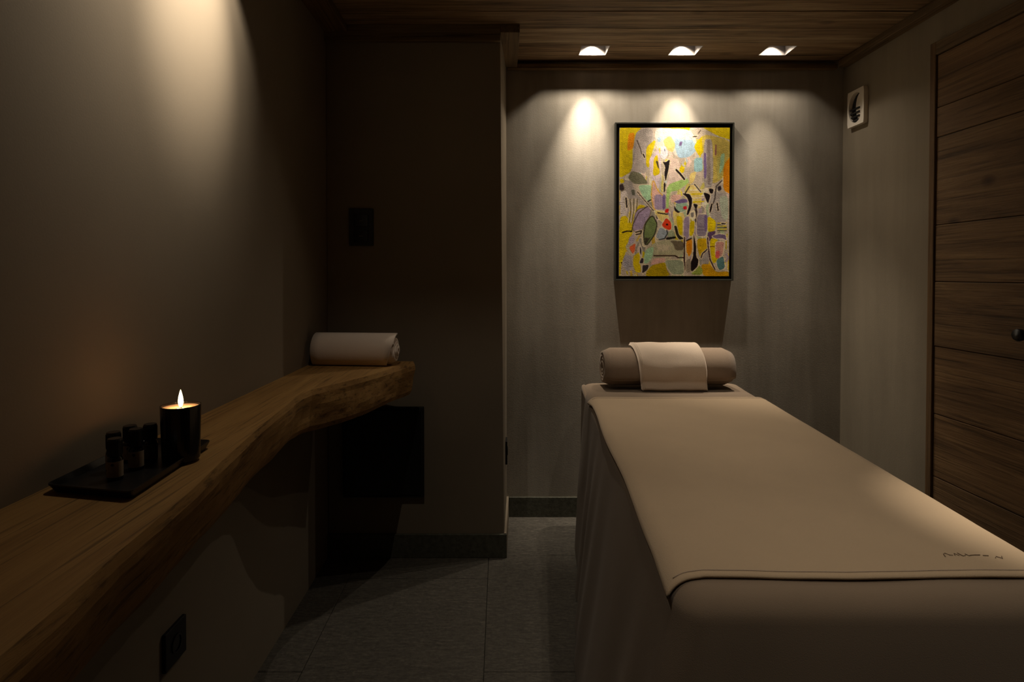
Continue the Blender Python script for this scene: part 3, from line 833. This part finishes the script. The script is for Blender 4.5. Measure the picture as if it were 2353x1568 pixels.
for pts in ([(0, 0), (.004, .010), (.009, .014), (.013, .006), (.018, .004)], [(.022, .004), (.026, .012), (.030, .004)], [(.034, .014), (.036, .002), (.042, .004)],
            [(.046, .010), (.048, .003), (.054, .005), (.062, .006), (.072, .006)], [(.076, .004), (.086, .003)], [(.092, -.006), (.098, .000), (.104, -.008), (.110, .001)]):
    em.tube([onc(xx+a, 1.135+b_) for a, b_ in pts], .0008, 4)
em.put('embroidery', M['thread'], bk)

# ---- spiral rolls of towelling
def roll(name, mat, parent, c, R, length, turns, thick, start, flat=.0, tele=.0, axis_yaw=0, zsq=1.0, nx=16, seedz=0, roundend=.02):
    """rolled cloth along X: a spiral strip extruded; ends telescope a little"""
    steps = int(turns*36); r0 = R-thick*.5-turns*thick*1.03
    pts = []
    for k in range(steps+1):
        a = start+2*math.pi*turns*k/steps; r = r0+(R-thick*.5-r0)*k/steps
        pts.append((a, r))
    vs = []; fs = []
    for k, (a, r) in enumerate(pts):
        f_ = k/steps
        for side in (0, 1):
            rr = r+(thick*.47 if side else -thick*.47)
            for i in range(nx+1):
                s_ = i/nx
                e = min(s_, 1-s_)*length
                rd = 0
                if e < roundend: rd = roundend*(1-math.sqrt(max(0, 1-(1-e/roundend)**2)))
                rr2 = max(rr-rd*.55*f_, .001)
                rr2 += .0022*noise.noise(Vector((s_*5+seedz, a*.9, side)))*f_
                L_ = length*.5+tele*(1-f_)*(1 if s_ > .5 else .3)+.004*noise.noise(Vector((a, s_*3, 4+seedz)))
                x = (s_*2-1)*L_
                y = rr2*math.cos(a); z = rr2*math.sin(a)*zsq
                if z < -R*(1-flat)*zsq: z = -R*(1-flat)*zsq+(z+R*(1-flat)*zsq)*.15
                X = x*math.cos(axis_yaw)-y*math.sin(axis_yaw); Yy = x*math.sin(axis_yaw)+y*math.cos(axis_yaw)
                vs.append((c[0]+X, c[1]+Yy, c[2]+z))
    W_n = nx+1; B = 2*W_n
    for k in range(steps):
        for i in range(nx):
            a = k*B+i; fs.append((a, a+B, a+B+1, a+1)); a += W_n; fs.append((a, a+1, a+B+1, a+B))
        a = k*B; fs.append((a, a+W_n, a+B+W_n, a+B)); a = k*B+nx; fs.append((a, a+B, a+B+W_n, a+W_n))
    for k in (0, steps):
        for i in range(nx): a = k*B+i; fs.append((a, a+1, a+W_n+1, a+W_n))
    return link(name, vs, fs, mat, parent, smooth=True)
bl = thing('rolled_bolster', (.81, 2.895, TZ+.002), 'thick brown towel rolled into a bolster at the head of the massage table', 'towel')
BR = .104; bc = (.811, 2.895, TZ+.004+BR*.94)
roll('roll', M['bolster'], bl, bc, BR, .625, 4.0, .019, rad(-150), flat=.06, tele=.0, seedz=3, roundend=.035)
# face towel folded over the bolster
ft = thing('face_towel', (.785, 2.80, TZ+.004), 'small pale folded towel draped over the middle of the brown bolster', 'towel')
prof = []
for k in range(34):
    a = rad(118)+rad(112)*k/33
    prof.append((a, BR+.004))
def ftp(u, v, lay):
    """u across, v 0 at the back top .. 1 at the front bottom"""
    if v < .86:
        a = rad(78)+(rad(206)-rad(78))*v/.86
        r = BR+.0035+lay
        y = bc[1]+r*math.cos(a); z = bc[2]+r*math.sin(a)
    else:
        a = rad(206); r = BR+.0035+lay; f_ = (v-.86)/.14
        y = bc[1]+r*math.cos(a)-.004*f_; z = bc[2]+r*math.sin(a)-(r*math.sin(a)+bc[2]-(TZ+.006))*f_*1.0
    x0 = .632+.036*v; x1 = .960+.022*v
    x = x0+(x1-x0)*u
    y -= .0035*noise.noise(Vector((u*4, v*5, 1)))+.004*math.exp(-((u-.52)/.14)**2)*math.exp(-((v-.30)/.18)**2)
    z += .002*noise.noise(Vector((u*5, v*3, 9)))
    return x, y, z
vs = []; fs = []; NU, NV = 40, 50
for lay in (.015, .0005):
    for j in range(NV+1):
        for i in range(NU+1):
            u, v = i/NU, j/NV
            e = min(u, 1-u)*.33; ev = (1-v)*.28
            lr = lay
            if lay > .01:
                for q_ in (e, ev):
                    if q_ < .010: lr = min(lr, .0005+.0145*math.sqrt(1-(1-q_/.010)**2))
            vs.append(ftp(u, v, lr))
W1 = NU+1; T1 = W1*(NV+1)
for j in range(NV):
    for i in range(NU):
        a = j*W1+i; fs.append((a, a+1, a+W1+1, a+W1)); fs.append((T1+a, T1+a+W1, T1+a+W1+1, T1+a+1))
for i in range(NU): fs.append((i, T1+i, T1+i+1, i+1)); a = NV*W1+i; fs.append((a, a+1, T1+a+1, T1+a))
for j in range(NV): a = j*W1; fs.append((a, a+W1, T1+a+W1, T1+a)); a = j*W1+NU; fs.append((a, T1+a, T1+a+W1, a+W1))
link('cloth', vs, fs, M['face_towel'], ft, smooth=True)
G().tube([ftp(.055, .04+.93*k/40, .0152) for k in range(41)], .0010, 5).put('hem_seam', M['face_towel'], ft, smooth=True)

# rolled white towel on the shelf end
rt = thing('rolled_towel', (-.605, 2.465, zt), 'white towel rolled up on the far end of the wooden shelf', 'towel')
roll('roll', M['white_towel'], rt, (-.607, 2.468, zt+.062), .066, .345, 3.3, .0150, rad(40), flat=.06, tele=.014, axis_yaw=rad(-5), seedz=11, roundend=.022)
# loose outer flap of the roll
vs = []; fs = []
for k in range(13):
    a = rad(95)+rad(150)*k/12
    for lay in (0, .006):
        for i in range(11):
            s_ = i/10; x = -.165+.337*s_ + .010*s_*(1-k/12)
            x -= .03*max(0, s_-.8)*5*max(0, (k-4)/8)
            r = .067+lay; y = r*math.cos(a); z = r*math.sin(a)
            X = x*math.cos(rad(-5))-y*math.sin(rad(-5)); Yy = x*math.sin(rad(-5))+y*math.cos(rad(-5))
            vs.append((-.607+X, 2.468+Yy, max(zt+.062+z, zt+.0015+lay*.3)))
for k in range(12):
    for i in range(10):
        a = k*22+i; fs.append((a, a+1, a+23, a+22)); a += 11; fs.append((a, a+22, a+23, a+1))
    a = k*22; fs.append((a, a+22, a+33, a+11)); a = k*22+10; fs.append((a, a+11, a+33, a+22))
for k in (0, 12):
    for i in range(10): a = k*22+i; fs.append((a, a+1, a+12, a+11))
link('flap', vs, fs, M['white_towel'], rt, smooth=True)

# ================================================================== TRAY, CANDLE, BOTTLES
cn = [(-.778, 1.006), (-.610, .970), (-.627, 1.277), (-.786, 1.297)]
ctr = Vector((sum(p[0] for p in cn)/4, sum(p[1] for p in cn)/4))
def rq(s, r=.012):
    """tray outline scaled about its centre with rounded corners"""
    P = [ctr+(Vector(p)-ctr)*s for p in cn]; out = []
    for i in range(4):
        a, b_, c = P[i-1], P[i], P[(i+1) % 4]
        p0 = b_+(a-b_).normalized()*r; p1 = b_+(c-b_).normalized()*r
        for k in range(6):
            t_ = k/5; out.append(p0*(1-t_)**2+b_*2*t_*(1-t_)+p1*t_**2)
    return out
rings = [(.90, zt), (.93, zt+.001), (1.0, zt+.015), (1.0, zt+.0175), (.985, zt+.0175), (.915, zt+.006)]
vs = []; fs = []
for s_, z in rings: vs += [(p.x, p.y, z) for p in rq(s_)]
n = 24
for j in range(len(rings)-1):
    for k in range(n): fs.append((j*n+k, j*n+(k+1) % n, (j+1)*n+(k+1) % n, (j+1)*n+k))
fs += [tuple(range(n)), tuple(range((len(rings)-1)*n, len(rings)*n))]
o = link('tray', vs, fs, M['tray']); tag(o, 'black rectangular tray with flared rim on the wooden shelf', 'tray')
zb = zt+.0062
cc = (-.6415, 1.183)
cd = thing('candle', (cc[0], cc[1], zb), 'lit candle in a black glass tumbler on the tray', 'candle')
G().lathe([(.0, 0), (.0335, 0), (.0345, .002), (.0370, .106), (.0370, .108), (.0355, .108), (.0351, .104), (.0330, .010), (.0, .010)], (cc[0], cc[1], zb), 40).put('glass', M['black_gloss'], cd, smooth=False)
G().lathe([(.0, .0105), (.0325, .0105), (.0349, .1030), (.0335, .1040), (.020, .1015), (.006, .1005), (.0, .1005)], (cc[0], cc[1], zb), 32).put('wax', M['wax'], cd, smooth=True)
G().tube([(cc[0], cc[1], zb+.098), (cc[0]+.0008, cc[1], zb+.103), (cc[0]-.0005, cc[1], zb+.108)], .0010, 6).put('wick', M['black_soft'], cd)
G().lathe([(.0052*math.sin(math.pi*min(1, (k/18)**.72))**.8*(1-.25*k/18)+(0 if 0 < k < 18 else 0), .036*k/18) for k in range(19)], (cc[0], cc[1], zb+.103), 16).put('flame', M['flame'], cd, smooth=True)
d = bpy.data.lights.new('candle_light', 'POINT'); d.energy = .62; d.color = (1, .38, .12); d.shadow_soft_size = .006
o = bpy.data.objects.new('candle_light', d); C.objects.link(o); o.location = (cc[0], cc[1], zb+.119)

def bottle(x, y, h, label, lm=None, face=True):
    r = thing('bottle', (x, y, zb), label, 'bottle', 'small bottles on the black tray')
    c = (x, y, zb); k = h/.074
    G().lathe([(.0, 0), (.0115, 0), (.0128, .0015), (.0128, .036*k), (.0115, .0395*k), (.0085, .042*k), (.0080, .046*k), (.0, .046*k)], c, 24).put('glass', M['amber'], r, smooth=True)
    g = G(); g.lathe([(.0, .0425*k), (.0118, .0425*k), (.0122, .044*k), (.0120, .071*k), (.0110, .0740*k), (.0, .0740*k)], c, 24)
    for j in range(24):
        a = 2*math.pi*j/24; ca_, sa = math.cos(a), math.sin(a)
        g.tube([(x+.0121*ca_, y+.0121*sa, zb+.045*k), (x+.0121*ca_, y+.0121*sa, zb+.070*k)], .0005, 4)
    g.put('cap', M['black'], r)
    # wrap label facing the room
    vs = []; a0, a1 = rad(-150), rad(20); nn = 16
    for j in range(nn+1):
        a = a0+(a1-a0)*j/nn
        for rr, z in ((.01295, .006), (.01295, .034*k), (.01325, .034*k), (.01325, .006)): vs.append((x+rr*math.cos(a), y+rr*math.sin(a), zb+z))
    fs = []
    for j in range(nn):
        for q_ in range(4): fs.append((j*4+q_, j*4+(q_+1) % 4, j*4+4+(q_+1) % 4, j*4+4+q_))
    fs += [(0, 1, 2, 3), (nn*4, nn*4+3, nn*4+2, nn*4+1)]
    lo_ = link('label', vs, fs, lm or M['label'], r)
    g = G(); a = rad(-75)
    g.lathe([(.0, 0), (.0028, 0), (.0028, .0004), (.0, .0004)], (x+.0132*math.cos(a), y+.0132*math.sin(a), zb+.029*k), 10, Vector((math.cos(a), math.sin(a), 0)).to_track_quat('Z', 'Y').to_matrix())
    g.put('emblem', M['label_dark'], r)
bottle(-.696, 1.063, .074, 'small dark bottle with cream label and tall black cap, nearest the viewer on the tray')
bottle(-.7265, 1.106, .074, 'small dark bottle hidden behind the front bottle, nearest the wall at the left end')
bottle(-.692, 1.118, .077, 'small dark bottle with cream label, second along the front row of the tray')
bottle(-.7330, 1.166, .071, 'small dark bottle half hidden, standing behind the second front bottle by the wall')
bottle(-.696, 1.171, .073, 'small dark bottle with olive label, right beside the candle', M['label_green'])
